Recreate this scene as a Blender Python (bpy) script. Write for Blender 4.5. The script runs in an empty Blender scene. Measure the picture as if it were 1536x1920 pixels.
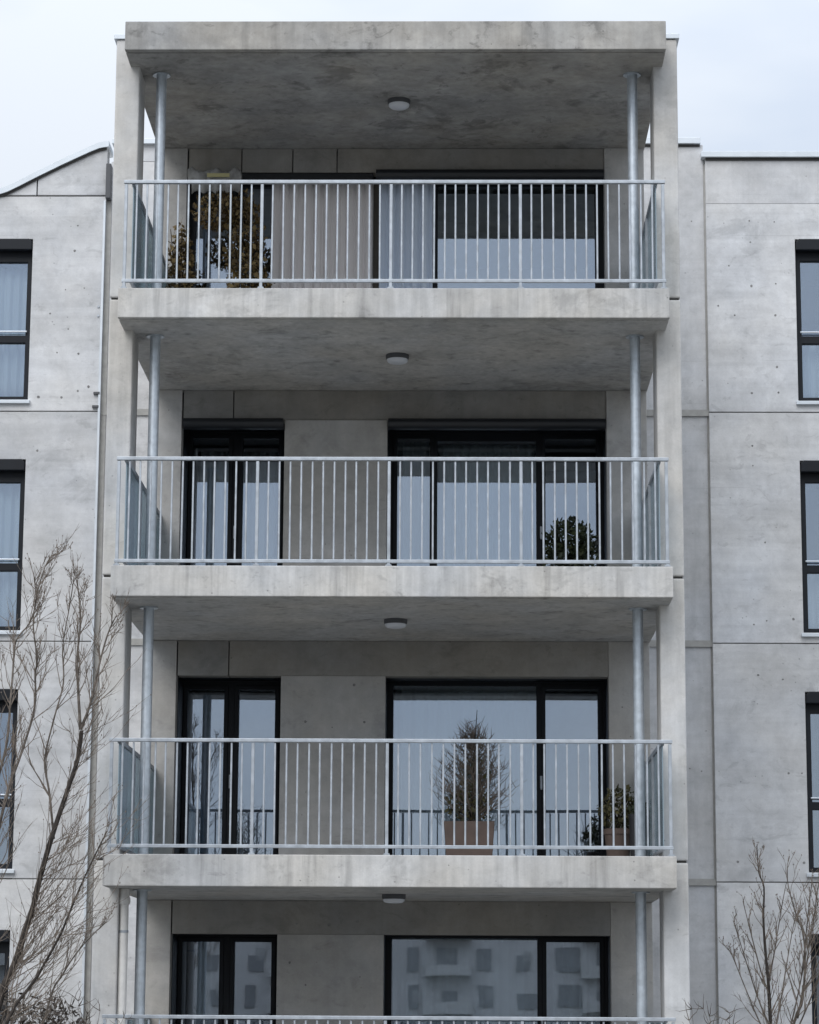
import bpy, bmesh, math, random
from mathutils import Vector, Matrix
random.seed(7)
scene = bpy.context.scene
COL = scene.collection

# ------------------------------------------------------------------ camera
cam_d = bpy.data.cameras.new('camera')
cam_d.sensor_fit = 'HORIZONTAL'; cam_d.sensor_width = 36.0
cam_d.lens = 4983.824 / 1536.0 * 36.0
cam_d.clip_start = 0.5; cam_d.clip_end = 5000
cam = bpy.data.objects.new('camera', cam_d); COL.objects.link(cam)
r_ = Vector((0.99983917, 0.01709136, 0.00543407))
u_ = Vector((-0.00215967, -0.18605048, 0.98253781))
f_ = Vector((-0.01780392, 0.98239152, 0.18598364))
M = Matrix((r_, u_, -f_)).transposed().to_4x4()
M.translation = Vector((0.6589, -26.447, 1.661))
cam.matrix_world = M
scene.camera = cam

# ------------------------------------------------------------------ sky, sun, exposure
SUN_EL, SUN_ROT = math.radians(43), math.radians(203)
w = bpy.data.worlds.new('World'); scene.world = w; w.use_nodes = True
nt = w.node_tree; nt.nodes.clear()
N = nt.nodes.new; LK = nt.links.new
out = N('ShaderNodeOutputWorld'); bg = N('ShaderNodeBackground'); LK(bg.outputs[0], out.inputs[0])
sky = N('ShaderNodeTexSky'); sky.sky_type = 'NISHITA'; sky.sun_disc = False
sky.sun_elevation = SUN_EL; sky.sun_rotation = SUN_ROT
tc = N('ShaderNodeTexCoord')
sep = N('ShaderNodeSeparateXYZ'); LK(tc.outputs['Generated'], sep.inputs[0])
# overcast luminance: grows from the horizon to the zenith
mxz = N('ShaderNodeMath'); mxz.operation = 'MAXIMUM'; LK(sep.outputs[2], mxz.inputs[0]); mxz.inputs[1].default_value = 0
pw = N('ShaderNodeMath'); pw.operation = 'POWER'; LK(mxz.outputs[0], pw.inputs[0]); pw.inputs[1].default_value = 2.2
mr = N('ShaderNodeMapRange'); LK(pw.outputs[0], mr.inputs[0])
mr.inputs[1].default_value = 0; mr.inputs[2].default_value = 1
mr.inputs[3].default_value = 5.3; mr.inputs[4].default_value = 24.0
no = N('ShaderNodeTexNoise'); mp = N('ShaderNodeMapping'); mp.inputs['Scale'].default_value = (1.6, 1.6, 4.0)
LK(tc.outputs['Generated'], mp.inputs[0]); LK(mp.outputs[0], no.inputs[0])
no.inputs['Scale'].default_value = 2.2; no.inputs['Detail'].default_value = 5; no.inputs['Roughness'].default_value = .5
cr = N('ShaderNodeValToRGB'); LK(no.outputs[0], cr.inputs[0])
cr.color_ramp.elements[0].position = .38; cr.color_ramp.elements[0].color = (.72, .81, .95, 1)
cr.color_ramp.elements[1].position = .58; cr.color_ramp.elements[1].color = (.92, .975, 1.05, 1)
mul = N('ShaderNodeVectorMath'); mul.operation = 'SCALE'; LK(cr.outputs[0], mul.inputs[0]); LK(mr.outputs[0], mul.inputs['Scale'])
mx = N('ShaderNodeMix'); mx.data_type = 'RGBA'; mx.inputs[0].default_value = .9
LK(sky.outputs[0], mx.inputs[6]); LK(mul.outputs[0], mx.inputs[7]); LK(mx.outputs[2], bg.inputs[0])
bg.inputs[1].default_value = .12
sd = bpy.data.lights.new('sun', 'SUN'); sd.energy = 1.5; sd.angle = math.radians(38); sd.color = (1, .97, .93)
sun = bpy.data.objects.new('sun', sd); COL.objects.link(sun)
sdir = Vector((math.sin(SUN_ROT)*math.cos(SUN_EL), math.cos(SUN_ROT)*math.cos(SUN_EL), math.sin(SUN_EL)))
sun.rotation_euler = sdir.to_track_quat('Z', 'Y').to_euler()
vs = scene.view_settings; vs.view_transform = 'Standard'; vs.look = 'None'
vs.exposure = .27; vs.gamma = 1; vs.use_curve_mapping = False

# ------------------------------------------------------------------ materials
def new_mat(name):
    m = bpy.data.materials.new(name); m.use_nodes = True
    t = m.node_tree; t.nodes.clear()
    o = t.nodes.new('ShaderNodeOutputMaterial')
    return m, t, o
def concrete(name, base, stain=.5, horiz=0.0, streak=.5, tint=.5, mottle=1.0):
    m, t, o = new_mat(name); n = t.nodes.new; l = t.links.new
    p = n('ShaderNodeBsdfPrincipled'); l(p.outputs[0], o.inputs[0])
    p.inputs['Roughness'].default_value = .86
    p.inputs['Specular IOR Level'].default_value = .3
    g = n('ShaderNodeNewGeometry'); oi = n('ShaderNodeObjectInfo')
    off = n('ShaderNodeVectorMath'); off.operation = 'SCALE'; off.inputs[0].default_value = (37, 53, 71)
    l(oi.outputs['Random'], off.inputs['Scale'])
    po = n('ShaderNodeVectorMath'); po.operation = 'ADD'
    l(g.outputs['Position'], po.inputs[0]); l(off.outputs[0], po.inputs[1])
    def noise(scale, vec=(1, 1, 1), det=5, rough=.55, dist=0):
        mpn = n('ShaderNodeMapping'); mpn.inputs['Scale'].default_value = vec; l(po.outputs[0], mpn.inputs[0])
        x = n('ShaderNodeTexNoise'); l(mpn.outputs[0], x.inputs[0])
        x.inputs['Scale'].default_value = scale; x.inputs['Detail'].default_value = det
        x.inputs['Roughness'].default_value = rough; x.inputs['Distortion'].default_value = dist
        return x.outputs[0]
    def rng(v, a, b, c, d):
        x = n('ShaderNodeMapRange'); l(v, x.inputs[0])
        for i, k in enumerate((a, b, c, d)): x.inputs[i+1].default_value = k
        return x.outputs[0]
    def mulv(a, b):
        x = n('ShaderNodeMath'); x.operation = 'MULTIPLY'; l(a, x.inputs[0])
        if isinstance(b, float): x.inputs[1].default_value = b
        else: l(b, x.inputs[1])
        return x.outputs[0]
    big = noise(.55, det=4)
    med = noise(2.4, det=8, rough=.62, dist=.4)
    sml = noise(9, det=6, rough=.6)
    fine = noise(60, det=3)
    v = rng(big, .3, .7, 1-.10*mottle, 1+.10*mottle)
    v = mulv(v, rng(med, .3, .7, 1-.13*mottle, 1+.10*mottle))
    v = mulv(v, rng(sml, .3, .7, 1-.07*mottle, 1+.05*mottle))
    v = mulv(v, rng(fine, .25, .75, .96, 1.04))
    if streak:
        s = noise(1.0, (5.5, 5.5, .45), 6, .6)
        v = mulv(v, rng(s, .55, .72, 1, 1-.22*streak))
        s2 = noise(1.0, (16, 16, 1.0), 4, .55)
        v = mulv(v, rng(s2, .3, .7, 1+.05*streak, 1-.07*streak))
    if horiz:
        h = noise(1.0, (.35, .35, 5.5), 5, .6, .6)
        v = mulv(v, rng(h, .35, .7, 1+.06*horiz, 1-.14*horiz))
        # faint lift lines left by the formwork boards
        sx = n('ShaderNodeSeparateXYZ'); l(g.outputs['Position'], sx.inputs[0])
        fr_ = n('ShaderNodeMath'); fr_.operation = 'PINGPONG'; l(sx.outputs[2], fr_.inputs[0]); fr_.inputs[1].default_value = .27
        ln = rng(fr_.outputs[0], .0, .009, 1, 0)
        v = mulv(v, rng(mulv(ln, rng(noise(1.1, (1, 1, 2)), .48, .62, 0, 1)), 0, 1, 1, 1-.16*horiz))
    # blotches and pour marks with edges of their own
    b = noise(1.35, (1, 1, 1.5), 9, .68, .45)
    v = mulv(v, rng(b, .56, .63, 1, 1-.20*stain))
    b2 = noise(3.1, (1, 1, 1.7), 8, .7, .8)
    v = mulv(v, rng(b2, .59, .65, 1, 1-.19*stain))
    b4 = noise(7.5, (1, 1, 1.6), 5, .6, .5)
    v = mulv(v, rng(b4, .62, .70, 1, 1-.16*stain))
    b3 = noise(2.2, (1, 1, 1), 8, .7, .4)
    v = mulv(v, rng(b3, .60, .66, 1, 1+.10*stain))
    # bug holes
    vo = n('ShaderNodeTexVoronoi'); l(po.outputs[0], vo.inputs[0]); vo.inputs['Scale'].default_value = 9
    vo.inputs['Randomness'].default_value = 1
    hole = rng(vo.outputs['Distance'], .05, .10, 1, 0)
    keep = rng(noise(1.9, det=3), .5, .6, 0, 1)
    hole = mulv(hole, keep)
    v = mulv(v, rng(hole, 0, 1, 1, .60))
    r = rng(oi.outputs['Random'], 0, 1, .965, 1.035)
    v = mulv(v, r)
    mixc = n('ShaderNodeMix'); mixc.data_type = 'RGBA'
    l(rng(noise(.9, det=5), .35, .65, 0, 1), mixc.inputs[0])
    k = .03*tint
    mixc.inputs[6].default_value = (base[0]*(1+k), base[1]*(1+k*.3), base[2]*(1-k*1.4), 1)
    mixc.inputs[7].default_value = (base[0]*(1-k), base[1], base[2]*(1+k), 1)
    sc = n('ShaderNodeVectorMath'); sc.operation = 'SCALE'; l(mixc.outputs[2], sc.inputs[0]); l(v, sc.inputs['Scale'])
    l(sc.outputs[0], p.inputs['Base Color'])
    bu = n('ShaderNodeBump'); bu.inputs['Strength'].default_value = .35; bu.inputs['Distance'].default_value = .006
    hsum = n('ShaderNodeMath'); hsum.operation = 'SUBTRACT'; l(mulv(sml, .8), hsum.inputs[0]); l(hole, hsum.inputs[1])
    hs2 = n('ShaderNodeMath'); hs2.operation = 'ADD'; l(hsum.outputs[0], hs2.inputs[0]); l(mulv(fine, .35), hs2.inputs[1])
    l(hs2.outputs[0], bu.inputs['Height']); l(bu.outputs[0], p.inputs['Normal'])
    return m
def plain(name, col, rough=.6, metal=0.0, var=.12, scale=12, spec=.5, bump=0):
    m, t, o = new_mat(name); n = t.nodes.new; l = t.links.new
    p = n('ShaderNodeBsdfPrincipled'); l(p.outputs[0], o.inputs[0])
    p.inputs['Metallic'].default_value = metal; p.inputs['Specular IOR Level'].default_value = spec
    tcx = n('ShaderNodeNewGeometry'); x = n('ShaderNodeTexNoise'); l(tcx.outputs['Position'], x.inputs[0])
    x.inputs['Scale'].default_value = scale; x.inputs['Detail'].default_value = 6
    mm = n('ShaderNodeMapRange'); l(x.outputs[0], mm.inputs[0])
    mm.inputs[1].default_value = .3; mm.inputs[2].default_value = .7
    mm.inputs[3].default_value = 1-var; mm.inputs[4].default_value = 1+var
    s = n('ShaderNodeVectorMath'); s.operation = 'SCALE'; s.inputs[0].default_value = col; l(mm.outputs[0], s.inputs['Scale'])
    l(s.outputs[0], p.inputs['Base Color'])
    rr = n('ShaderNodeMapRange'); l(x.outputs[0], rr.inputs[0]); rr.inputs[3].default_value = rough-.1; rr.inputs[4].default_value = rough+.1
    l(rr.outputs[0], p.inputs['Roughness'])
    if bump:
        b = n('ShaderNodeBump'); b.inputs['Strength'].default_value = bump; b.inputs['Distance'].default_value = .01
        l(x.outputs[0], b.inputs['Height']); l(b.outputs[0], p.inputs['Normal'])
    return m
def glass_mat(name, refl, tint, gtint=(.86, .93, 1.0), rough=0.0, wob=.012):
    m, t, o = new_mat(name); n = t.nodes.new; l = t.links.new
    tr = n('ShaderNodeBsdfTransparent'); tr.inputs[0].default_value = (*tint, 1)
    gl = n('ShaderNodeBsdfGlossy'); gl.inputs[0].default_value = (*gtint, 1); gl.inputs['Roughness'].default_value = rough
    lw = n('ShaderNodeFresnel'); lw.inputs[0].default_value = 1.25
    ad = n('ShaderNodeMath'); ad.operation = 'ADD'; ad.use_clamp = True; l(lw.outputs[0], ad.inputs[0]); ad.inputs[1].default_value = refl
    mixs = n('ShaderNodeMixShader'); l(ad.outputs[0], mixs.inputs[0]); l(tr.outputs[0], mixs.inputs[1]); l(gl.outputs[0], mixs.inputs[2])
    l(mixs.outputs[0], o.inputs[0])
    g = n('ShaderNodeNewGeometry'); x = n('ShaderNodeTexNoise'); l(g.outputs['Position'], x.inputs[0])
    x.inputs['Scale'].default_value = 1.3; x.inputs['Detail'].default_value = 1
    b = n('ShaderNodeBump'); b.inputs['Strength'].default_value = wob; b.inputs['Distance'].default_value = .2
    l(x.outputs[0], b.inputs['Height']); l(b.outputs[0], gl.inputs['Normal'])
    return m
def cloth_mat(name, col, trans=.35, alpha=0.0):
    m, t, o = new_mat(name); n = t.nodes.new; l = t.links.new
    d = n('ShaderNodeBsdfDiffuse'); d.inputs[0].default_value = (*col, 1)
    tl = n('ShaderNodeBsdfTranslucent'); tl.inputs[0].default_value = (*col, 1)
    a = n('ShaderNodeMixShader'); a.inputs[0].default_value = trans; l(d.outputs[0], a.inputs[1]); l(tl.outputs[0], a.inputs[2])
    tp = n('ShaderNodeBsdfTransparent')
    b = n('ShaderNodeMixShader'); b.inputs[0].default_value = alpha; l(a.outputs[0], b.inputs[1]); l(tp.outputs[0], b.inputs[2])
    l(b.outputs[0], o.inputs[0])
    return m
def leaf_mat(name, c1, c2, c3):
    m, t, o = new_mat(name); n = t.nodes.new; l = t.links.new
    p = n('ShaderNodeBsdfPrincipled'); p.inputs['Roughness'].default_value = .6
    g = n('ShaderNodeNewGeometry'); cr_ = n('ShaderNodeValToRGB'); l(g.outputs['Random Per Island'], cr_.inputs[0])
    e = cr_.color_ramp.elements; e[0].color = (*c1, 1); e[1].color = (*c3, 1); k = e.new(.5); k.color = (*c2, 1)
    l(cr_.outputs[0], p.inputs['Base Color'])
    tl = n('ShaderNodeBsdfTranslucent'); l(cr_.outputs[0], tl.inputs[0])
    a = n('ShaderNodeMixShader'); a.inputs[0].default_value = .25; l(p.outputs[0], a.inputs[1]); l(tl.outputs[0], a.inputs[2])
    l(a.outputs[0], o.inputs[0]); return m

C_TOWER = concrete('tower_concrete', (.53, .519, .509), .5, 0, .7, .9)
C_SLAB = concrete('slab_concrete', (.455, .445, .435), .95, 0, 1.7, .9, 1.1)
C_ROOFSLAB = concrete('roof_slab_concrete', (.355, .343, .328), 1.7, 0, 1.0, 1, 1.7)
C_WING = concrete('wing_concrete', (.545, .547, .558), .75, .8, .2, .5, 1.0)
C_PILASTER = concrete('pilaster_concrete', (.505, .506, .516), .45, .5, .4, .5)
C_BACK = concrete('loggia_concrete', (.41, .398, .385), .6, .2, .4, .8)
C_LINTEL_SHADED = concrete('shaded_lintel_concrete', (.28, .268, .252), .7, .2, .4, .9)  # loggia concrete with the shade under the slab put into its colour
M_FILL = plain('joint_filler', (.05, .048, .046), .9)
M_SEAL = plain('joint_sealant', (.33, .325, .31), .9)
M_GALV = plain('galvanised_steel', (.37, .40, .435), .45, .4, .18, 11)
M_GALV_COL = plain('column_steel', (.48, .525, .57), .40, .5, .13, 16)
M_ZINC = plain('zinc_coping', (.56, .60, .64), .45, .25, .06, 6)
M_FRAME = plain('anthracite_frame', (.007, .009, .013), .5, 0, .15, 8, .25)
M_GLASS = glass_mat('window_glass', .245, (.86, .90, .90), (.76, .85, 1.0), 0, .0022)
M_PANEL, t_, o_ = new_mat('railing_glass')
g1 = t_.nodes.new('ShaderNodeBsdfTransparent'); g1.inputs[0].default_value = (.55, .66, .70, 1)
g2 = t_.nodes.new('ShaderNodeBsdfPrincipled'); g2.inputs['Base Color'].default_value = (.42, .51, .57, 1); g2.inputs['Roughness'].default_value = .15
g3 = t_.nodes.new('ShaderNodeMixShader'); g3.inputs[0].default_value = .6
t_.links.new(g1.outputs[0], g3.inputs[1]); t_.links.new(g2.outputs[0], g3.inputs[2]); t_.links.new(g3.outputs[0], o_.inputs[0])
M_ROOM = plain('room_plaster', (.45, .43, .40), .9, 0, .05)
M_CURT = cloth_mat('sheer_curtain', (.88, .90, .92), .3, .05)
M_CURTB = cloth_mat('pale_blue_curtain', (.74, .82, .94), .15, 0)
M_CURTW = cloth_mat('warm_curtain', (.90, .865, .86), .15, 0)
M_LAMP = plain('lamp_diffuser', (.62, .64, .68), .35, 0, .03)
M_LAMPH = plain('lamp_housing', (.06, .062, .068), .5, 0, .1)
M_PVC = plain('pale_pipe', (.68, .665, .64), .5, 0, .08)
M_BARK = plain('bark', (.11, .094, .08), .9, 0, .6, 16, .2, .8)
M_BARKD = plain('dark_bark', (.040, .034, .030), .9, 0, .5, 18, .2, .6)
M_TWIG = plain('twig_bark', (.155, .128, .106), .85, 0, .35, 9, .2)
M_TERRA = plain('terracotta', (.115, .083, .07), .8, 0, .15, 9)
M_DPOT = plain('dark_pot', (.02, .02, .022), .5, 0, .1)
M_CANVAS = plain('bundled_canvas', (.36, .355, .345), .9, 0, .2, 14, .2)
M_YEL = plain('yellow_tape', (.55, .50, .26), .7, 0, .1)
M_PLUG = plain('tie_plug', (.19, .188, .185), .95, 0, .3)
L_GOLD = leaf_mat('golden_foliage', (.045, .03, .014), (.14, .092, .034), (.34, .25, .11))
L_DARK = leaf_mat('dark_foliage', (.012, .016, .008), (.02, .03, .012), (.05, .06, .022))
L_OLIVE = leaf_mat('olive_foliage', (.03, .03, .014), (.07, .066, .028), (.18, .16, .07))
L_HEDGE = leaf_mat('brown_foliage', (.025, .019, .015), (.045, .035, .028), (.075, .06, .048))

# ------------------------------------------------------------------ helpers
class MB:
    def __init__(s): s.v = []; s.f = []
    def add(s, vs_, fs):
        o = len(s.v); s.v += [tuple(x) for x in vs_]; s.f += [tuple(i+o for i in f) for f in fs]
    def box(s, x0, x1, y0, y1, z0, z1):
        s.add([(x0,y0,z0),(x1,y0,z0),(x1,y1,z0),(x0,y1,z0),(x0,y0,z1),(x1,y0,z1),(x1,y1,z1),(x0,y1,z1)],
              [(0,3,2,1),(4,5,6,7),(0,1,5,4),(1,2,6,5),(2,3,7,6),(3,0,4,7)])
    def tube(s, pts, rad, n=8, cap=True):
        pts = [Vector(p) for p in pts]; rings = []
        up = Vector((.13, .97, .2)).normalized()
        for i, p in enumerate(pts):
            a = pts[max(i-1, 0)]; b = pts[min(i+1, len(pts)-1)]
            d = (b-a); d = d.normalized() if d.length > 1e-9 else Vector((0, 0, 1))
            x = d.cross(up)
            if x.length < .05: x = d.cross(Vector((1, 0, 0)))
            x.normalize(); y = x.cross(d)
            r = rad[i] if isinstance(rad, (list, tuple)) else rad
            rings.append([p + r*(math.cos(2*math.pi*k/n)*x + math.sin(2*math.pi*k/n)*y) for k in range(n)])
        fs = []
        for i in range(len(pts)-1):
            for k in range(n):
                a, b = i*n+k, i*n+(k+1) % n; fs.append((a, b, b+n, a+n))
        if cap: fs.append(tuple(range(n))); fs.append(tuple(range((len(pts)-1)*n, len(pts)*n))[::-1])
        s.add([q for rr in rings for q in rr], fs)
    def lathe(s, c, prof, n=24, axis='z'):
        vs_, fs = [], []
        for r, h in prof:
            for k in range(n):
                a = 2*math.pi*k/n; vs_.append((c[0]+r*math.cos(a), c[1]+r*math.sin(a), c[2]+h))
        for i in range(len(prof)-1):
            for k in range(n):
                a, b = i*n+k, i*n+(k+1) % n; fs.append((a, b, b+n, a+n))
        fs.append(tuple(range(n))[::-1]); fs.append(tuple(range((len(prof)-1)*n, len(prof)*n)))
        s.add(vs_, fs)
    def holed(s, x0, x1, z0, z1, y0, y1, holes):
        """slab standing in the XZ plane, with rectangular openings"""
        xs = sorted({x0, x1, *[h[0] for h in holes], *[h[1] for h in holes]}); xs = [x for x in xs if x0 <= x <= x1]
        zs = sorted({z0, z1, *[h[2] for h in holes], *[h[3] for h in holes]}); zs = [z for z in zs if z0 <= z <= z1]
        def solid(i, j):
            if i < 0 or j < 0 or i >= len(xs)-1 or j >= len(zs)-1: return False
            cx, cz = (xs[i]+xs[i+1])/2, (zs[j]+zs[j+1])/2
            return not any(h[0] < cx < h[1] and h[2] < cz < h[3] for h in holes)
        for i in range(len(xs)-1):
            for j in range(len(zs)-1):
                if not solid(i, j): continue
                a, b, c, d = xs[i], xs[i+1], zs[j], zs[j+1]
                s.add([(a,y0,c),(b,y0,c),(b,y0,d),(a,y0,d)], [(0,1,2,3)])
                s.add([(a,y1,c),(b,y1,c),(b,y1,d),(a,y1,d)], [(3,2,1,0)])
                if not solid(i-1, j): s.add([(a,y0,c),(a,y0,d),(a,y1,d),(a,y1,c)], [(0,1,2,3)])
                if not solid(i+1, j): s.add([(b,y0,c),(b,y0,d),(b,y1,d),(b,y1,c)], [(3,2,1,0)])
                if not solid(i, j-1): s.add([(a,y0,c),(b,y0,c),(b,y1,c),(a,y1,c)], [(3,2,1,0)])
                if not solid(i, j+1): s.add([(a,y0,d),(b,y0,d),(b,y1,d),(a,y1,d)], [(0,1,2,3)])
    def prism(s, outline, y0, y1):
        """outline in XZ, counter-clockwise seen from -Y"""
        n = len(outline)
        s.add([(x, y0, z) for x, z in outline] + [(x, y1, z) for x, z in outline],
              [tuple(range(n)), tuple(range(2*n-1, n-1, -1))] + [(i, i+n, (i+1) % n + n, (i+1) % n) for i in range(n)])
    def mesh(s, name, origin=(0, 0, 0), bevel=0, seg=2, smooth=False, weld=True):
        me = bpy.data.meshes.new(name)
        me.from_pydata([(v[0]-origin[0], v[1]-origin[1], v[2]-origin[2]) for v in s.v], [], s.f)
        if weld or bevel:
            bm = bmesh.new(); bm.from_mesh(me)
            bmesh.ops.remove_doubles(bm, verts=bm.verts, dist=1e-5)
            bmesh.ops.recalc_face_normals(bm, faces=bm.faces)
            if bevel:
                es = [e for e in bm.edges if len(e.link_faces) == 2 and e.calc_face_angle(0) > .9]
                bmesh.ops.bevel(bm, geom=es, offset=bevel, segments=seg, affect='EDGES', profile=.6)
            bm.to_mesh(me); bm.free()
        if smooth:
            for p in me.polygons: p.use_smooth = True
        me.update(); return me
def wloc(o):
    v = Vector(o.location)
    while o.parent: o = o.parent; v += Vector(o.location)
    return v
def thing(name, label, cat, loc=(0, 0, 0), group=None):
    o = bpy.data.objects.new(name, None); COL.objects.link(o); o.location = loc
    o['label'] = label; o['category'] = cat
    if group: o['group'] = group
    return o
def obj(name, mb, mat, parent=None, bevel=0, seg=2, smooth=False, label=None, kind=None, weld=True):
    org = wloc(parent) if parent else Vector((0, 0, 0))
    o = bpy.data.objects.new(name, mb.mesh(name, org, bevel, seg, smooth, weld)); COL.objects.link(o)
    o.data.materials.append(mat)
    if parent: o.parent = parent
    if label: o['label'] = label
    if kind: o['kind'] = kind
    return o
def inst(name, me, parent, loc):
    """shared mesh placed at a world point under a parent"""
    o = bpy.data.objects.new(name, me); COL.objects.link(o); o.parent = parent
    o.location = Vector(loc) - wloc(parent); return o
def auto_smooth(o, ang=.6):
    for p in o.data.polygons: p.use_smooth = True
    bm = bmesh.new(); bm.from_mesh(o.data)
    for e in bm.edges:
        if len(e.link_faces) == 2 and e.calc_face_angle(0) > ang: e.smooth = False
    bm.to_mesh(o.data); bm.free()

# ------------------------------------------------------------------ ground
g = MB(); g.box(-1500, 1500, -1500, 1500, -.6, 0)
M_GROUND = plain('paved_ground', (.11, .108, .10), .9, 0, .25, .7)
gr = obj('ground', g, M_GROUND); gr['kind'] = 'structure'

# ------------------------------------------------------------------ building: dimensions (metres)
CEIL = [2.9, 5.8, 8.7, 11.6]              # underside of each balcony slab
T = .3145                                 # slab thickness
FLOOR = [.50, 3.2145, 6.1145, 9.0145]
YB, YW, YP = 3.22, 5.89, 5.945            # loggia wall, wing walls, pilasters
HW = 2.838                                # half width of the balcony slabs
B = thing('apartment_building', 'bare concrete apartment building with a stack of railed balconies and two flanking walls', 'building', (0, 3, 0))

# balcony slabs: front nose with a drip groove in the underside
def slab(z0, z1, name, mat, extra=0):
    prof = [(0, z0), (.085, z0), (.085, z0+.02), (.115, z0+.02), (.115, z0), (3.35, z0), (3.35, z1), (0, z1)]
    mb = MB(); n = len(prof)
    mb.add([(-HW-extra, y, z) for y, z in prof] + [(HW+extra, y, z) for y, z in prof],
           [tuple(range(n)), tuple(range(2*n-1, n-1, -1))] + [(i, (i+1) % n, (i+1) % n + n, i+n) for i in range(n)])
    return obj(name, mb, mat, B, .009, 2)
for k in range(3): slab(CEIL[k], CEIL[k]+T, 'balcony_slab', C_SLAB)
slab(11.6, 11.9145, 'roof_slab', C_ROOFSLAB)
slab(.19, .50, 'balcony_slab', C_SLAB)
# room floors behind the loggia wall
for z in (.19, 2.9, 5.8, 8.7, 11.6):
    mb = MB(); mb.box(-2.80, 2.80, 3.36, 9, z+.02, z+T-.012); obj('room_floor', mb, M_ROOM, B)

# corner pillars, one cast piece per storey, with an open joint between
JZ = [-.05, .45, 3.19, 6.09, 9.045, 11.92]
for s in (-1, 1):
    for k in range(5):
        mb = MB(); a, b = sorted((s*2.737, s*2.995))
        mb.box(a, b, .52, 1.04, JZ[k]+.011, JZ[k+1]-.011)
        obj('pillar', mb, C_TOWER, B, .022, 3)
        mb = MB(); a, b = sorted((s*2.755, s*2.978)); mb.box(a, b, .54, 1.02, JZ[k+1]-.02, JZ[k+1]+.02)
        if k < 4: obj('joint_filler', mb, M_FILL, B)
    mb = MB(); a, b = sorted((s*2.85, s*3.02)); mb.box(a, b, .50, 1.06, 11.911, 11.965)
    obj('coping', mb, M_ZINC, B, .004)

# loggia walls
OPEN_TOP = [2.53, 5.40, 8.345, 11.31]
DOOR = (-2.485, -1.313); WIN = (-.138, 2.365)
for k in range(4):
    f, c, t = FLOOR[k], CEIL[k], OPEN_TOP[k]
    f0, c0 = f+.002, c-.002
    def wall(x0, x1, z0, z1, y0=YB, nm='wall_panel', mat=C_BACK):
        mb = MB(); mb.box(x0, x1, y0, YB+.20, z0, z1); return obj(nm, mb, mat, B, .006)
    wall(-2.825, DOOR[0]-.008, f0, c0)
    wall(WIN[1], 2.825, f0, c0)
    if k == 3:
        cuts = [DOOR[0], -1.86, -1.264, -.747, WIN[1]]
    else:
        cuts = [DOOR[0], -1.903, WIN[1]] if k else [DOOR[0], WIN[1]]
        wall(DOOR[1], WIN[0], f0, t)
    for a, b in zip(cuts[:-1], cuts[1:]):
        wall(a+.006, b-(.006 if b != WIN[1] else .001), t+.001, c0, YB+(.022 if k > 1 else .004), 'lintel', C_LINTEL_SHADED)
    mb = MB(); mb.box(-2.82, 2.82, YB+.06, YB+.10, t+.02, c-.02); obj('joint_filler', mb, M_FILL, B)
for s in (-1, 1):                                          # flanks of the projecting block
    a, b = sorted((s*2.60, s*2.815)); mb = MB(); mb.box(a, b, YB+.205, YW+.4, 0, 11.595); obj('flank_wall', mb, C_TOWER, B)

# windows -----------------------------------------------------------------
def glazing(name, x0, x1, z0, z1, panes, yf, tilt=0.0, blind=None, sill=False, bars=(), handle=None, label=None):
    """frame = the part itself; panes, sashes, handle, blind box are its children. panes: (x0,x1,z0,z1,sash?)"""
    mb = MB(); mb.holed(x0-.006, x1+.006, z0-.006, z1+.006, yf, yf+.075, [p[:4] for p in panes])
    fr = obj(name, mb, M_FRAME, B, .004, 1, label=label)
    for p in panes:
        a, b, c, d = p[:4]
        if p[4]:
            mb = MB(); mb.holed(a-.045, b+.045, c-.045, d+.045, yf-.016, yf+.006, [(a+.004, b-.004, c+.004, d-.004)])
            obj('sash', mb, M_FRAME, fr, .004, 1)
        if len(p) > 6: continue                            # leaf standing open, no glass in this bay
        mb = MB(); tl = (p[5] if len(p) > 5 else tilt) ; h = (d-c)+.03
        y = yf+.045
        dy = math.tan(tl)*h
        z_0, z_1 = c-.015, d+.015
        mb.add([(a-.015,y-dy/2,z_0),(b+.015,y-dy/2,z_0),(b+.015,y+dy/2,z_1),(a-.015,y+dy/2,z_1),
                (a-.015,y-dy/2+.008,z_0),(b+.015,y-dy/2+.008,z_0),(b+.015,y+dy/2+.008,z_1),(a-.015,y+dy/2+.008,z_1)],
               [(0,1,2,3),(7,6,5,4),(0,4,5,1),(1,5,6,2),(2,6,7,3),(3,7,4,0)])
        obj('pane', mb, M_GLASS, fr)
    if blind:
        mb = MB(); mb.prism([(x0+.01, z1-blind), (x1-.01, z1-blind), (x1-.01, z1-.035), (x1-.05, z1+.004), (x0+.05, z1+.004), (x0+.01, z1-.035)], yf-.125, yf-.02)
        obj('blind_box', mb, M_FRAME, fr, .01, 2)
    if sill:
        mb = MB(); mb.prism([(x0-.03, z0-.055), (x1+.03, z0-.055), (x1+.03, z0-.012), (x0-.03, z0-.012)], yf-.155, yf-.002)
        obj('sill', mb, M_ZINC, fr, .004)
    if handle:
        mb = MB(); hx, hz = handle
        mb.box(hx-.014, hx+.014, yf-.03, yf-.017, hz-.07, hz+.07); mb.box(hx-.010, hx+.010, yf-.065, yf-.028, hz+.02, hz+.04)
        mb.box(hx-.010, hx+.010, yf-.075, yf-.058, hz-.09, hz+.04)
        obj('handle', mb, M_GALV, fr, .003)
    return fr
YF, YD = YB+.195, YB+.785          # glazing lines: top storey, and the deep-set lower storeys
def reveal(parent, x0, x1, z0, t):
    mb = MB(); mb.holed(x0-.03, x1+.03, z0, t+.07, YB+.203, YD+.002, [(x0-.002, x1+.002, z0-.1, t+.035)])
    obj('reveal', mb, M_FRAME, parent)
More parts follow.
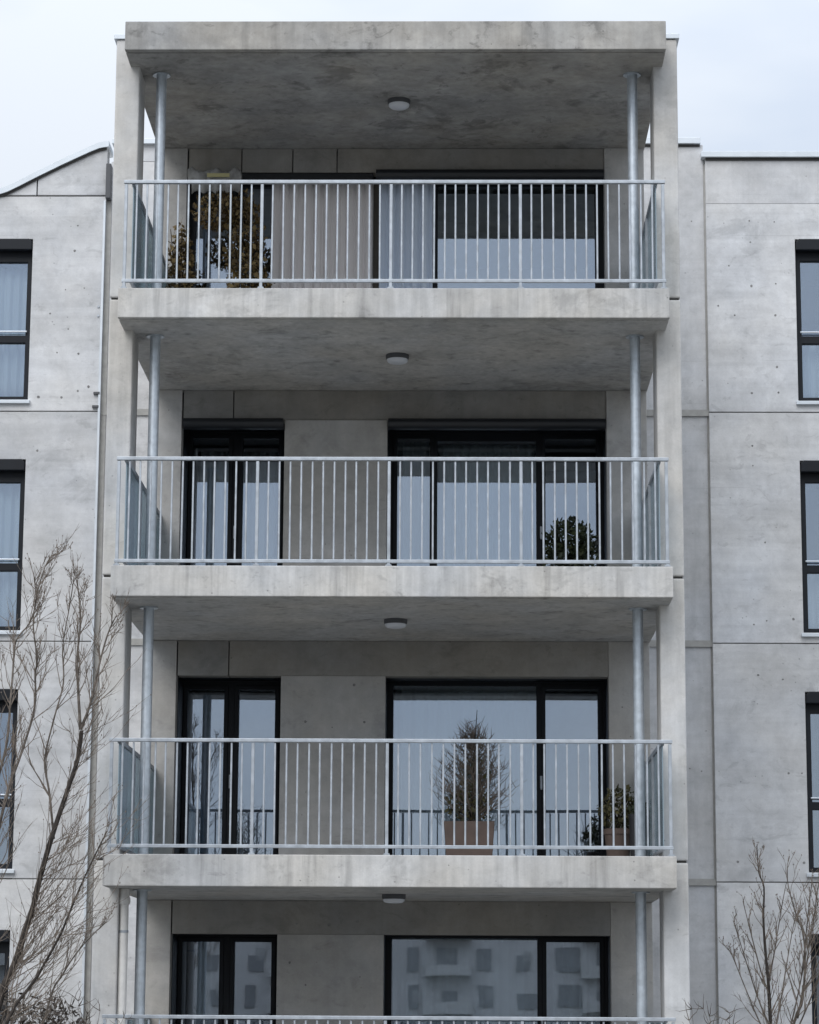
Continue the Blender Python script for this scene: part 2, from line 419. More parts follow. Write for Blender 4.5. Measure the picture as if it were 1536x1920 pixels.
def cassette(parent, x0, x1, t):
    mb = MB(); pr = [(YB-.004, t-.115), (YB-.004, t+.012)] + [(YB-.045-.075*math.sin(a), t-.05+.062*math.cos(a)) for a in [math.pi*k/8 for k in range(9)]]
    n = len(pr)
    mb.add([(x0+.012, y, z) for y, z in pr] + [(x1-.012, y, z) for y, z in pr], [tuple(range(n))[::-1], tuple(range(n, 2*n))] + [(i, (i+1) % n, (i+1) % n+n, i+n) for i in range(n)])
    auto_smooth(obj('blind_box', mb, M_CASS, parent), .5)
M_CASS = plain('cassette_metal', (.012, .014, .018), .33, 0, .1, 8, .5)
for k in range(4):
    f, t = FLOOR[k]+.02, OPEN_TOP[k]
    lean = [.004, .012, .012, 0][k]
    if k < 3:
        zt = t+(-.06 if k < 2 else -.045)
        d_ = glazing('balcony_door', *DOOR, f, t+.06, [(-2.44, -2.012, f+.10, zt, 1, lean), (-1.852, -1.424, f+.10, zt, 1, lean*1.05)], YD, handle=(-1.93, f+1.05))
        reveal(d_, *DOOR, f, t)
        if k < 2:
            w_ = glazing('window', *WIN, f, t+.06, [(-.066, 1.58, f+.08, t-.012, 0, lean), (1.678, 2.29, f+.10, t-.045, 1, lean*.95)], YD, handle=(1.63, f+1.05))
        else:
            w_ = glazing('window', *WIN, f, t+.06, [(-.042, .347, f+.10, t-.045, 1, lean*.2), (.43, 1.585, f+.08, t-.075, 0, lean), (1.688, 2.288, f+.10, t-.045, 1, lean)], YD, handle=(1.64, f+1.05))
            cassette(d_, *DOOR, t); cassette(w_, *WIN, t)
        reveal(w_, *WIN, f, t)
    else:
        w_ = glazing('window', DOOR[0], WIN[1], f, t, [(-2.40, -1.50, f+.08, t-.12, 0, .0), (-1.42, -.335, f+.08, t-.12, 0, 0, 'open'), (-.24, .335, f+.10, t-.12, 1, 0, 'open'), (.43, 2.262, f+.08, t-.12, 0, .0)], YF)
        cassette(w_, -.30, WIN[1], t)
        mb = MB(); mb.box(DOOR[0]+.01, -.32, YB+.03, YB+.15, t-.10, t-.005); obj('blind_box', mb, M_CASS, w_, .01)
        mb = MB(); mb.box(-.325, -.262, YF-.02, YF-.001, f+.02, t-.10)
        obj('mullion_cover', mb, plain('brown_mullion', (.10, .085, .07), .6), B, .003)
# rooms behind the loggia
for k in range(4):
    f, c = FLOOR[k], CEIL[k]
    mb = MB()
    mb.box(-2.59, 2.59, 7.8, 7.9, f, c); obj('room_wall', mb, M_ROOM, B)
    mb = MB(); mb.box(-.75, -.65, YB+1.1, 7.8, f, c); obj('room_wall', mb, M_ROOM, B)

# wings -------------------------------------------------------------------
ZJ = [3.2546, 6.1546, 9.0546]
LZ = [(.45, 2.64), (3.375, 5.56), (6.29, 8.44), (9.205, 11.29)]
LX = (-5.95, -4.715); RX = (4.91, 6.15)
J = .0065
def wing_panel(x0, x1, z0, z1, holes, y0, mat):
    mb = MB(); mb.holed(x0, x1, z0, z1, y0, y0+.22, holes); return obj('wall_panel', mb, mat, B, .007, 2)
zb = [0] + ZJ
for k in range(4):
    z0 = zb[k]+(J if k else 0)
    z1 = zb[k+1]-J if k < 3 else 11.852
    wing_panel(-9.5, -3.80, z0, z1, [(LX[0], LX[1], *LZ[k])], YW, C_WING)
    z1r = zb[k+1]-J if k < 3 else 12.36
    if k == 3:
        wing_panel(3.797, 9.5, z0, 11.755, [(RX[0], RX[1], *LZ[k])], YW, C_WING)
        wing_panel(3.797, 9.5, 11.757, z1r, [], YW, C_PILASTER)
    else: wing_panel(3.797, 9.5, z0, z1r, [(RX[0], RX[1], *LZ[k])], YW, C_WING)
    for s in (-1, 1):
        zt = zb[k+1]-J if k < 3 else (12.33 if s < 0 else 12.555)
        if s < 0: wing_panel(-3.752, -2.60, z0, zt, [], YP, C_WING)
        else: wing_panel(2.60, 3.775, z0, zt, [], YP, C_PILASTER)
# curved top of the left wing, two cast pieces with a vertical joint
def crest(x):
    pts = [(-9.6, 11.80), (-6.2, 11.83), (-5.6, 11.86), (-5.25, 11.89), (-5.08, 11.935), (-4.94, 12.005), (-4.69, 12.14), (-4.35, 12.315), (-4.02, 12.475), (-3.90, 12.525), (-3.80, 12.545)]
    for (a, b), (c, d) in zip(pts[:-1], pts[1:]):
        if a <= x <= c: return b+(d-b)*(x-a)/(c-a)
    return pts[-1][1]
def crest_piece(x0, x1):
    xs = [x0+(x1-x0)*i/14 for i in range(15)]
    top = [(x, max(crest(x)-.02, 11.876)) for x in xs]
    mb = MB(); mb.prism([(x0, 11.87), (x1, 11.87)] + top[::-1], YW, YW+.22); obj('wall_panel', mb, C_WING, B, .004, 1)
crest_piece(-5.24, -4.692); crest_piece(-4.676, -3.80)
mb = MB(); mb.box(-9.5, -5.14, YW+.05, YW+.20, 11.87, 11.88); obj('joint_filler', mb, M_FILL, B)
# zinc copings
xs = [-6.2+(2.42)*i/40 for i in range(41)]
mb = MB(); mb.prism([(x, crest(x)-.045) for x in xs] + [(x, crest(x)+.03) for x in xs[::-1]], YW-.05, YW+.40); cp = obj('coping', mb, M_ZINC, B)
xs = [-6.2+(2.39)*i/40 for i in range(41)]
mb = MB(); mb.prism([(x, crest(x)-.075) for x in xs] + [(x, crest(x)-.046) for x in xs[::-1]], YW-.022, YW-.001); obj('coping_lip', mb, M_FILL, B)
mb = MB(); mb.box(-3.745, -2.60, YP-.06, YP+.42, 12.555, 12.62); obj('coping', mb, M_ZINC, B, .004)
mb = MB(); mb.box(-3.58, -2.60, YP, YP+.22, 12.335, 12.552); obj('wall_panel', mb, C_WING, B)
mb = MB(); mb.box(2.60, 3.742, YP-.06, YP+.42, 12.555, 12.632); obj('coping', mb, M_ZINC, B, .004)
mb = MB(); mb.box(2.60, 3.735, YP-.018, YP+.1, 12.525, 12.556); obj('coping_lip', mb, M_FILL, B)
mb = MB(); mb.box(3.743, 9.5, YW-.06, YW+.42, 12.358, 12.432); obj('coping', mb, M_ZINC, B, .004)
mb = MB(); mb.box(3.80, 9.5, YW-.018, YW+.1, 12.325, 12.359); obj('coping_lip', mb, M_FILL, B)
# joint backing, joint strip, small metal fittings
for x0, x1 in ((-9.4, LX[0]), (LX[1], -2.7), (2.7, RX[0]), (RX[1], 9.4)):
    for z in ZJ:
        mb = MB(); mb.box(x0, x1, YW+.03, YW+.20, z-.04, z+.04); obj('joint_filler', mb, M_SEAL, B)
mb = MB(); mb.box(-4.9, -3.81, YW+.03, YW+.2, 11.83, 11.89); obj('joint_filler', mb, M_FILL, B)
mb = MB(); mb.box(-3.82, -3.735, YW+.035, YW+.16, 0, 12.25); obj('joint_filler', mb, M_SEAL, B)
mb = MB(); mb.box(3.765, 3.82, YW+.06, YW+.16, 0, 12.3); obj('joint_filler', mb, M_SEAL, B)
mb = MB(); mb.box(-3.828, -3.800, YW-.03, YW+.02, .2, 11.79); obj('joint_cover', mb, M_ZINC, B, .003)
mb = MB(); mb.box(-3.80, -3.735, YW-.10, YW+.04, 11.80, 12.26); obj('gutter_outlet', mb, M_LAMPH, B, .01)
for x, z in ((-3.86, 9.283), (-3.87, 9.111)):
    mb = MB(); mb.box(x-.03, x+.05, YW-.035, YW-.001, z-.016, z+.016); obj('bracket', mb, M_LAMPH, B, .003)
for x, z in ((-3.86, 10.406), (-3.86, 10.288)):
    mb = MB(); mb.lathe((x, 0, z), [(.014, -.01), (.014, .01)], 10); mb.v = [(a, YW-.008-(c-z)*.6, z+(b)) for a, b, c in mb.v]
    obj('bolt', mb, M_GALV, B)
# windows of the wings
for k in range(4):
    z0, z1 = LZ[k]
    tr = z0+.81
    for s, (x0, x1) in ((-1, LX), (1, RX)):
        a, b = x0+.075, x1-.075
        glazing('window', x0, x1, z0, z1, [(a, b, tr+.045, z1-.27+(.02 if s > 0 else 0), 0, .001*s*(k-1.5)), (a, b, z0+.065, tr-.05, 0, .0008*(k-1))], YW+.11, blind=.14, sill=True, label=None)
        mb = MB(); mb.tube([(a-.02, YW+.085, tr+.09), (b+.02, YW+.085, tr+.09)], .011, 8); obj('guard_bar', mb, M_ZINC, B)
        # the room behind
        mb = MB(); fx0, fx1 = x0-.6, x1+.6
        for box in ((fx0, fx1, YW+2.8, YW+2.9, z0-.2, z1+.2), (fx0-.1, fx0, YW+.23, YW+2.9, z0-.2, z1+.2), (fx1, fx1+.1, YW+.23, YW+2.9, z0-.2, z1+.2),
                    (fx0-.1, fx1+.1, YW+.23, YW+2.9, z0-.3, z0-.2), (fx0-.1, fx1+.1, YW+.23, YW+2.9, z1+.2, z1+.3)): mb.box(*box)
        obj('room_wall', mb, M_ROOM, B, weld=False)
# roof deck keeps daylight out of the block
mb = MB(); mb.box(-9.4, 9.4, YW+.25, 16, 11.45, 11.60); obj('roof', mb, M_ROOM, B)
mb = MB(); mb.box(-9.4, 9.4, 16, 16.2, 0, 11.6); obj('rear_wall', mb, C_WING, B)
for s in (-1, 1):
    a, b = sorted((s*9.3, s*9.5)); mb = MB(); mb.box(a, b, YW+.23, 16, 0, 11.44); obj('flank_wall', mb, C_WING, B)

# tie-hole plugs (small recess marks left by the formwork)
PL = [(-4.151, 11.467), (-4.182, 11.137), (-4.282, 10.628), (-4.046, 10.649), (-4.468, 10.316), (-4.233, 10.115), (-4.365, 9.811), (-4.096, 9.797), (-4.089, 9.316), (-3.957, 9.371), (-4.294, 9.234), (-4.582, 9.24), (-4.574, 8.551), (-4.235, 3.371), (-4.146, 3.18), (-4.042, 3.174), (-4.07, 3.04), (-4.211, 2.797), (-4.081, 2.088)]
PR = [(4.34, 11.532), (4.655, 11.518), (4.348, 11.253), (4.075, 10.946), (4.351, 10.683), (4.659, 10.711), (3.932, 10.426), (4.137, 10.302), (4.644, 10.303), (4.651, 9.636), (4.332, 9.301), (4.664, 9.308), (4.326, 8.628), (4.328, 8.378), (4.461, 7.411), (4.788, 6.456), (4.462, 6.435), (4.304, 6.388), (4.345, 5.764), (4.643, 5.712), (4.69, 4.567), (4.851, 4.568), (4.058, 3.498), (4.725, 3.469), (4.853, 3.489), (4.363, 3.679)]
PB = [(-1.031, 4.885), (-.731, 4.821), (-.373, 4.882), (-.491, 5.3), (-1.103, 2.646), (-.743, 2.636), (-.431, 2.673), (-.994, 1.98), (-1.173, 2.222), (-.396, 2.07), (2.515, 5.06)]
mb = MB()
for lst, y in ((PL, YW), (PR, YW), (PB, YB), ([(3.5, 4.625), (3.642, 4.593), (3.618, 11.544)], YP)):
    for x, z in lst:
        r = random.uniform(.008, .018); n = 8
        ring = [(x+r*random.uniform(.8, 1.15)*math.cos(2*math.pi*i/n), z+r*random.uniform(.8, 1.15)*math.sin(2*math.pi*i/n)) for i in range(n)]
        mb.add([(a, y-.002, b) for a, b in ring] + [(x+(a-x)*1.1, y+.01, z+(b-z)*1.1) for a, b in ring], [tuple(range(n))] + [(i, i+n, (i+1) % n+n, (i+1) % n) for i in range(n)])
obj('tie_holes', mb, M_PLUG, B, kind='stuff', weld=False)

# steel columns -----------------------------------------------------------
for k in range(4):
    f, c = FLOOR[k], CEIL[k]
    for s in (-1, 1):
        x, y = s*2.53, .76
        mb = MB(); mb.lathe((x, y, 0), [(.055, f+.013), (.055, c-.013)], 28); o = obj('column', mb, M_GALV_COL, B); auto_smooth(o)
        mb = MB(); mb.lathe((x, y, 0), [(.095, c-.014), (.095, c-.001)], 24); auto_smooth(obj('flange', mb, M_GALV_COL, o))
        mb = MB(); mb.lathe((x, y, 0), [(.095, f+.001), (.095, f+.014)], 24); auto_smooth(obj('flange', mb, M_GALV_COL, o))

# ------------------------------------------------------------------ railings
RT = [1.65, 4.368, 7.242, 10.182]; RB = [.585, 3.297, 6.165, 9.10]
POSTS = [-2.785, -1.37, -.03, 1.31, 2.785]; CNT = [13, 12, 12, 13]
RLAB = ['galvanised railing along the lowest balcony, only its top rail and bar tops in view',
        'galvanised railing in front of the bare potted shrub, third balcony from the top',
        'galvanised railing of the second balcony from the top, dark round shrub behind it',
        'galvanised railing of the topmost balcony, brown foliage behind its left end']
def bar_mesh(w_, d_, h_, nm):
    mb = MB(); mb.box(-w_/2, w_/2, -d_/2, d_/2, 0, h_); return mb.mesh(nm, bevel=.003, seg=1)
for k in range(4):
    top, bot, f = RT[k], RB[k], FLOOR[k]
    R = thing('balcony_railing', RLAB[k], 'railing', (0, .04, f), 'railings of the stacked balconies')
    mb = MB(); mb.box(-2.81, 2.81, .018, .062, top-.036, top); obj('top_rail', mb, M_GALV, R, .005)
    mb = MB(); mb.box(-2.81, 2.81, .022, .058, bot-.016, bot+.018); obj('bottom_rail', mb, M_GALV, R, .004)
    h = top-.042-(bot+.018)
    bm_, pm_ = bar_mesh(.0185, .016, h, 'baluster'), bar_mesh(.032, .03, top-.042-f, 'post')
    bm_.materials.append(M_GALV); pm_.materials.append(M_GALV)
    for i in range(4):
        for j in range(1, CNT[i]):
            x = POSTS[i]+(POSTS[i+1]-POSTS[i])*j/CNT[i]+random.uniform(-.0025, .0025)
            b_ = inst('baluster', bm_, R, (x, .04, bot+.018)); b_.rotation_euler = (random.uniform(-.003, .003), random.uniform(-.0025, .0025), 0)
    pl_ = MB(); pl_.box(-.032, .032, -.034, .034, .001, .012)
    for bx in (-.02, .02): pl_.lathe((bx, -.024, .012), [(.006, 0), (.006, .008)], 8)
    pl_ = pl_.mesh('base_plate'); pl_.materials.append(M_GALV)
    for x in POSTS:
        p_ = inst('post', pm_, R, (x, .04, f)); inst('base_plate', pl_, p_, (x, .04, f))
    for s in (-1, 1):
        x = s*2.715; ys = 1.16 if (k == 0 and s < 0) else .066
        mb = MB(); mb.box(x-.017, x+.017, ys, YB-.004, top-.05, top-.005); obj('side_rail', mb, M_GALV, R, .004)
        mb = MB(); mb.box(x-.015, x+.015, ys, YB-.004, bot-.016, bot+.014); obj('side_rail', mb, M_GALV, R, .004)
        mb = MB(); mb.box(x-.005, x+.005, ys+.009, YB-.006, bot+.016, top-.052); obj('glass_panel', mb, M_PANEL, R)
        for y in (1.2, 2.1):
            mb = MB(); mb.box(x-s*.005-.012-(s*.012), x-s*.005+.012-(s*.012), y, y+.03, bot+.016, top-.052); obj('side_post', mb, M_GALV, R)

# ------------------------------------------------------------------ ceiling lamps
LLAB = ['small round ceiling lamp seen edge-on under the lowest slab in view', 'round ceiling lamp over the balcony with the bare potted shrub',
        'round ceiling lamp under the second slab from the top', 'round ceiling lamp under the stained roof slab at the very top']
for k in range(4):
    c = CEIL[k]
    L = thing('ceiling_lamp', LLAB[k], 'lamp', (.01, 1.58, c), 'ceiling lamps of the balconies')
    mb = MB(); mb.lathe((.01, 1.58, c), [(.119, -.05), (.125, -.034), (.125, -.001)], 32); auto_smooth(obj('housing', mb, M_LAMPH, L))
    mb = MB(); mb.lathe((.01, 1.58, c), [(.06, -.092), (.092, -.086), (.111, -.072), (.116, -.051)], 32); auto_smooth(obj('diffuser', mb, M_LAMP, L), 1.2)

# ------------------------------------------------------------------ drainpipe
D = thing('drainpipe', 'pale drainpipe beside the left steel column of the lowest balcony', 'drainpipe', (-2.69, .60, .5))
mb = MB(); mb.lathe((-2.69, .60, 0), [(.046, .503), (.046, 2.76)], 24); auto_smooth(obj('pipe', mb, M_PVC, D))
mb = MB(); mb.lathe((-2.69, .60, 0), [(.052, 2.74), (.062, 2.76), (.062, 2.80), (.052, 2.82), (.052, 2.897)], 24); auto_smooth(obj('collar', mb, M_PVC, D))
mb = MB(); mb.lathe((-2.69, .60, 0), [(.050, 2.46), (.050, 2.485)], 24); mb.box(-2.738, -2.72, .585, .615, 2.462, 2.483); auto_smooth(obj('bracket', mb, M_GALV, D))

# ------------------------------------------------------------------ curtains
def curtain(x0, x1, z0, z1, y, label, mat, amp=.040, per=.125, grp='curtains behind the windows'):
    nx = int((x1-x0)/.012)+2; nz = 8; vs_, fs = [], []
    ph = random.random()*6
    for j in range(nz+1):
        for i in range(nx+1):
            x = x0+(x1-x0)*i/nx; t = j/nz
            a = amp*(1-.35*t)
            yy = y+a*math.sin(x/per*6.283+ph+.5*math.sin(x*5+ph)+.15*t)+.3*a*math.sin(x/per*6.283*2.3+ph*2)
            vs_.append((x, yy, z0+(z1-z0)*t))
    for j in range(nz):
        for i in range(nx):
            a = j*(nx+1)+i; fs.append((a, a+1, a+nx+2, a+nx+1))
    mb = MB(); mb.add(vs_, fs)
    me_o = obj('curtain', mb, mat, None, smooth=True, weld=False)
    me_o['label'] = label; me_o['category'] = 'curtain'; me_o['group'] = grp
    sm = me_o.modifiers.new('thickness', 'SOLIDIFY'); sm.thickness = .003
    return me_o
YC = YD+.16; YT = YB+.10
curtain(-1.50, -.32, 9.06, 11.22, YT, 'pale warm curtain to the right of the brown foliage on the topmost balcony', M_CURTW)
curtain(-.25, .37, 9.06, 11.22, YT, 'narrow pale blue curtain at the left of the dark pane, topmost balcony', M_CURTB)
curtain(-.06, .40, 6.16, 8.3, YC, 'narrow sheer curtain at the left edge of the big window over the dark round shrub', M_CURT)
curtain(.44, 1.60, 6.16, 8.26, YC, 'wide sheer curtain in the middle pane left of the dark round shrub', M_CURT)
curtain(-1.86, -1.42, 6.16, 8.2, YC+.1, 'sheer curtain in the right leaf of the door, second balcony from the top', M_CURT)
curtain(-.05, 1.58, 3.26, 5.40, YC, 'wide sheer white curtain behind the bare potted shrub', M_CURT, .034, .17)
curtain(-.05, 1.58, .55, 2.54, YC, 'wide sheer curtain behind the big window of the lowest balcony', M_CURT, .034, .19)
curtain(1.62, 2.3, .55, 2.54, YC+.02, 'narrow sheer curtain in the right pane of the lowest big window', M_CURT)
curtain(-2.30, -1.92, .55, 2.52, YC, 'white curtain in the left leaf of the lowest balcony door', M_CURT, .045, .22)
curtain(-2.36, -1.95, 6.16, 8.2, YC+.1, 'sheer curtain in the left leaf of the door, second balcony from the top', M_CURT)
curtain(-5.75, -4.74, 9.28, 11.0, YW+.32, 'sheer curtain in the topmost window at the left edge', M_CURT)
curtain(-5.75, -4.74, 6.36, 8.2, YW+.32, 'sheer curtain in the left-edge window above the bare treetop', M_CURT)
curtain(4.95, 6.0, 9.28, 10.0, YW+.32, 'short sheer curtain in the lower pane of the topmost right-edge window', M_CURT)
curtain(4.95, 6.0, 6.36, 7.1, YW+.32, 'short sheer curtain in the lower pane of the second right-edge window', M_CURT)

# ------------------------------------------------------------------ plants on the balconies
def leaves(mb, c, rx, ry, rz, n, size, shape='ball', up=.3):
    for _ in range(n):
        while True:
            p = Vector((random.uniform(-1, 1), random.uniform(-1, 1), random.uniform(-1, 1)))
            if p.length <= 1 and p.length > random.random()*.75: break
        if shape == 'cone': s_ = (1-(p.z+1)/2)*.85+.15; p.x *= s_; p.y *= s_
        q = Vector((c[0]+p.x*rx, c[1]+p.y*ry, c[2]+p.z*rz))
        d = Vector((random.gauss(0, 1), random.gauss(0, 1), random.gauss(0, 1)+up)).normalized()
        e = d.orthogonal().normalized(); e.rotate(Matrix.Rotation(random.random()*6.28, 3, d))
        L_ = size*random.choice((.5, .7, .9, 1, 1.2, 1.5)); W_ = L_*random.uniform(.2, .38)
        mb.add([q-e*W_*.3, q+d*L_*.5-e*W_, q+d*L_, q+d*L_*.5+e*W_, q+e*W_*.3], [(0, 1, 2, 3, 4)])
def pot(parent, x, y, z, r, h, mat, name='pot'):
    mb = MB(); mb.lathe((x, y, z), [(r*.72, 0), (r*.98, h*.86), (r*1.06, h*.86), (r*1.06, h), (r*.95, h), (r*.93, h*.9)], 24)
    auto_smooth(obj(name, mb, mat, parent))
def shrub(label, x, y, z, pr, ph_, pmat, parts, stem_h, lmat, cat='potted plant', name='potted_shrub'):
    P = thing(name, label, cat, (x, y, z), 'potted plants on the balconies')
    pot(P, x, y, z+.002, pr, ph_, pmat)
    mb = MB()
    for i in range(5):
        a = i*1.3; mb.tube([(x, y, z+ph_*.8), (x+.03*math.cos(a), y+.03*math.sin(a), z+ph_+stem_h*.4), (x+.12*math.cos(a), y+.12*math.sin(a), z+ph_+stem_h*random.uniform(.8, 1.25))], [.012, .009, .004], 6)
    obj('stem', mb, M_BARKD, P)
    mb = MB()
    for a in parts: leaves(mb, *a)
    obj('foliage', mb, lmat, P, weld=False)
    return P
F3, F2, F1 = FLOOR[3], FLOOR[2], FLOOR[1]
shrub('golden brown shrub against the wall at the left end of the topmost balcony', -2.50, 2.55, F3, .13, .32, M_TERRA,
      [((-2.48, 2.55, F3+.82), .16, .15, .66, 1200, .055)], .9, L_GOLD)
shrub('tall golden brown shrub in front of the left pane of the topmost balcony', -1.72, 2.6, F3, .16, .32, M_DPOT,
      [((-1.74, 2.6, F3+1.0), .23, .18, .85, 1900, .055), ((-2.02, 2.62, F3+1.62), .33, .15, .24, 900, .055), ((-1.52, 2.6, F3+.5), .15, .15, .4, 400, .055)], 1.2, L_GOLD)
shrub('dark round evergreen shrub at the right of the second balcony from the top', 1.92, 2.55, F2, .17, .34, M_DPOT,
      [((1.92, 2.55, F2+.66), .29, .24, .30, 1500, .055), ((2.08, 2.5, F2+.55), .16, .15, .2, 300, .05), ((1.76, 2.5, F2+.5), .14, .15, .22, 250, .05)], .35, L_DARK)
# bare, conifer-shaped shrub
P = thing('bare_shrub', 'bare conical shrub with thin upright twigs in a terracotta trough', 'potted plant', (.80, 2.45, F1), 'potted plants on the balconies')
mb = MB(); mb.prism([(.56, F1+.003), (1.04, F1+.003), (1.075, F1+.50), (.525, F1+.50)], 2.25, 2.65); obj('pot', mb, M_TERRA, P, .015)
mb = MB(); tw = MB()
def twig(mb_, p, d, L_, r, seg=5, curl=.12, upb=.12, n=5):
    pts, rad = [Vector(p)], [r]; d = Vector(d).normalized()
    for i in range(seg):
        d = (d+Vector((random.gauss(0, curl), random.gauss(0, curl), random.gauss(0, curl)+upb))).normalized()
        pts.append(pts[-1]+d*L_/seg); rad.append(r*(1-.75*(i+1)/seg))
    mb_.tube(pts, rad, n, False); return pts
stem_pts = [(.82, 2.45, F1+.45), (.84, 2.46, F1+.9), (.86, 2.44, F1+1.35), (.885, 2.45, F1+1.72)]
mb.tube(stem_pts, [.016, .012, .008, .003], 7)
for i in range(165):
    t = random.random()**1.2; z = F1+.48+.95*t; rr = .44*(1-t)+.16
    a = random.random()*6.28
    pts = twig(tw, (.83+.03*t, 2.45, z), (math.cos(a)*1.15, math.sin(a)*.7, .55), rr*random.uniform(.8, 1.4), .0062, 5, .20, .12)
    for q in pts[1:-1]:
        if random.random() < .8: twig(tw, q, (random.gauss(0, .6), random.gauss(0, .6), .7), random.uniform(.08, .2), .004, 3, .2, .1, 4)
obj('stem', mb, M_BARKD, P); obj('twigs', tw, M_TWIG, P, kind='stuff', weld=False)
mb = MB(); leaves(mb, (.80, 2.45, F1+.68), .25, .18, .2, 420, .045); leaves(mb, (.86, 2.45, F1+.95), .18, .14, .3, 140, .045); obj('foliage', mb, L_OLIVE, P, weld=False)
shrub('bushy olive green shrub in a terracotta pot beside the right steel column', 2.40, 2.3, F1, .15, .42, M_TERRA,
      [((2.42, 2.3, F1+.62), .24, .2, .26, 800, .05), ((2.62, 2.28, F1+.55), .13, .14, .18, 250, .05)], .3, L_OLIVE)
X = thing('planter', 'dark tub beside the bushy terracotta plant and the side glass', 'planter', (2.6, 1.95, F1))
mb = MB(); mb.lathe((2.585, 1.9, F1+.002), [(.075, 0), (.095, .5), (.10, .5), (.10, .55), (.09, .55), (.088, .5)], 20); auto_smooth(obj('tub', mb, M_DPOT, X))
mb = MB(); leaves(mb, (2.585, 1.9, F1+.6), .1, .1, .08, 90, .05); obj('foliage', mb, L_DARK, X, weld=False)
# rolled sunshade hanging under the lintel
A = thing('rolled_sunshade', 'crumpled off white sunshade roll with a pale yellow band above the brown foliage', 'sunshade', (-2.2, YB-.05, 11.2))
mb = MB(); nx, na = 34, 14; vs_, fs = [], []
for i in range(nx+1):
    x = -2.47+.62*i/nx
    for j in range(na):
        a = 2*math.pi*j/na
        r = .075+.012*math.sin(x*37+a*2)+.010*math.sin(x*61+a*3)+random.uniform(-.006, .006)
        sag = .02*math.sin((x+2.47)/.62*math.pi*5)
        vs_.append((x, YB-.11+r*math.cos(a), 11.21+r*1.05*math.sin(a)+sag))
for i in range(nx):
    for j in range(na):
        a, b = i*na+j, i*na+(j+1) % na; fs.append((a, b, b+na, a+na))
mb.add(vs_, fs); obj('roll', mb, M_CANVAS, A, smooth=True)
mb = MB(); nx = 30; vs_, fs = [], []
for i in range(nx+1):
    x = -2.42+.56*i/nx; bot = 10.99+.05*abs(math.sin((x+2.42)/.56*math.pi*4))
    y = YB-.16+.02*math.sin(x*45)
    vs_ += [(x, YB-.15, 11.18), (x, y, (11.18+bot)/2), (x, y+.02, bot), (x, y+.03, bot), (x, y+.01, (11.18+bot)/2), (x, YB-.14, 11.18)]
for i in range(nx):
    for j in range(6): a, b = i*6+j, i*6+(j+1) % 6; fs.append((a, b, b+6, a+6))
mb.add(vs_, fs); obj('valance', mb, M_CANVAS, A, smooth=True)
mb = MB(); mb.box(-2.24, -1.98, YB-.215, YB-.195, 11.18, 11.225); obj('band', mb, M_YEL, A, .004)

# ------------------------------------------------------------------ trees
def densify(pl, y0, dy, n=4):
    P_ = [Vector((x, y0+dy*math.sin(i*.9+x*3), z)) for i, (x, z) in enumerate(pl)]
    out_ = []
    for i in range(len(P_)-1):
        p0, p1, p2, p3 = P_[max(i-1, 0)], P_[i], P_[i+1], P_[min(i+2, len(P_)-1)]
        for k in range(n):
            t = k/n
            out_.append(.5*((2*p1)+(p2-p0)*t+(2*p0-5*p1+4*p2-p3)*t*t+(3*p1-p0-3*p2+p3)*t**3))
    out_.append(P_[-1]); return out_
def bud(mb, p, r):
    p = Vector(p); mb.add([p+Vector((r, 0, 0)), p+Vector((-r, 0, 0)), p+Vector((0, r, 0)), p+Vector((0, -r, 0)), p+Vector((0, 0, r*2)), p+Vector((0, 0, -r*1.5))],
           [(0, 2, 4), (2, 1, 4), (1, 3, 4), (3, 0, 4), (2, 0, 5), (1, 2, 5), (3, 1, 5), (0, 3, 5)])
def side_twigs(tw, pts, n, lmin, lmax, r, spread, bias=(0, 0, 0), subs=3, t0=.1, up=.12, n_sides=5):
    for i in range(n):
        t = t0+(1-t0)*random.random(); k = min(int(t*(len(pts)-1)), len(pts)-2)
        base = pts[k].lerp(pts[k+1], random.random()); d = (pts[k+1]-pts[k]).normalized()
        a = random.random()*6.283
        side = (d.orthogonal().normalized()); side.rotate(Matrix.Rotation(a, 3, d))
        side.y *= .75
        dr = d+side*random.uniform(spread*.6, spread*1.3)+Vector(bias)
        L_ = random.uniform(lmin, lmax)*(1.2-.75*t)
        q = twig(tw, base, dr, L_, r*(1.1-.5*t), 7, .11, up, n_sides)
        for m_ in range(subs):
            j = random.randint(1, 6)
            dd = (q[j]-q[j-1]).normalized()+Vector((random.gauss(0, .55), random.gauss(0, .45), random.gauss(.15, .4)))
            q2 = twig(tw, q[j], dd, L_*random.uniform(.25, .55), r*.5, 4, .15, up*.8, 4)
            if random.random() < .3: bud(tw, q2[-1], .0058)
            if random.random() < .5:
                twig(tw, q2[2], dd+Vector((random.gauss(0, .6), random.gauss(0, .5), .2)), L_*.2, r*.4, 3, .15, .1, 4)
        if random.random() < .5: bud(tw, q[-1], .0065)
def tree(name, label, base, limbs, grp, dens=1.55, subs=4):
    """limbs: (polyline xz, y, r0, r1, n side twigs, bias, material)"""
    Tn = thing(name, label, 'tree', base, grp); tw = MB()
    for i, (pl, y, dy, r0, r1, nt_, bias, mat, lr) in enumerate(limbs):
        pts = densify(pl, y, dy); n = len(pts)
        rad = [r0+(r1-r0)*(k/(n-1))**.8 for k in range(n)]
        for k in range(n): rad[k] *= random.uniform(.93, 1.09)
        mb = MB(); mb.tube(pts, rad, 9); obj('trunk' if i == 0 else 'branch', mb, mat, Tn, smooth=True)
        side_twigs(tw, pts, int(nt_*dens), lr[0], lr[1], .0060, .8, bias, subs)
    obj('twigs', tw, M_TWIG, Tn, kind='stuff', weld=False)
    return Tn
Y1 = -1.5
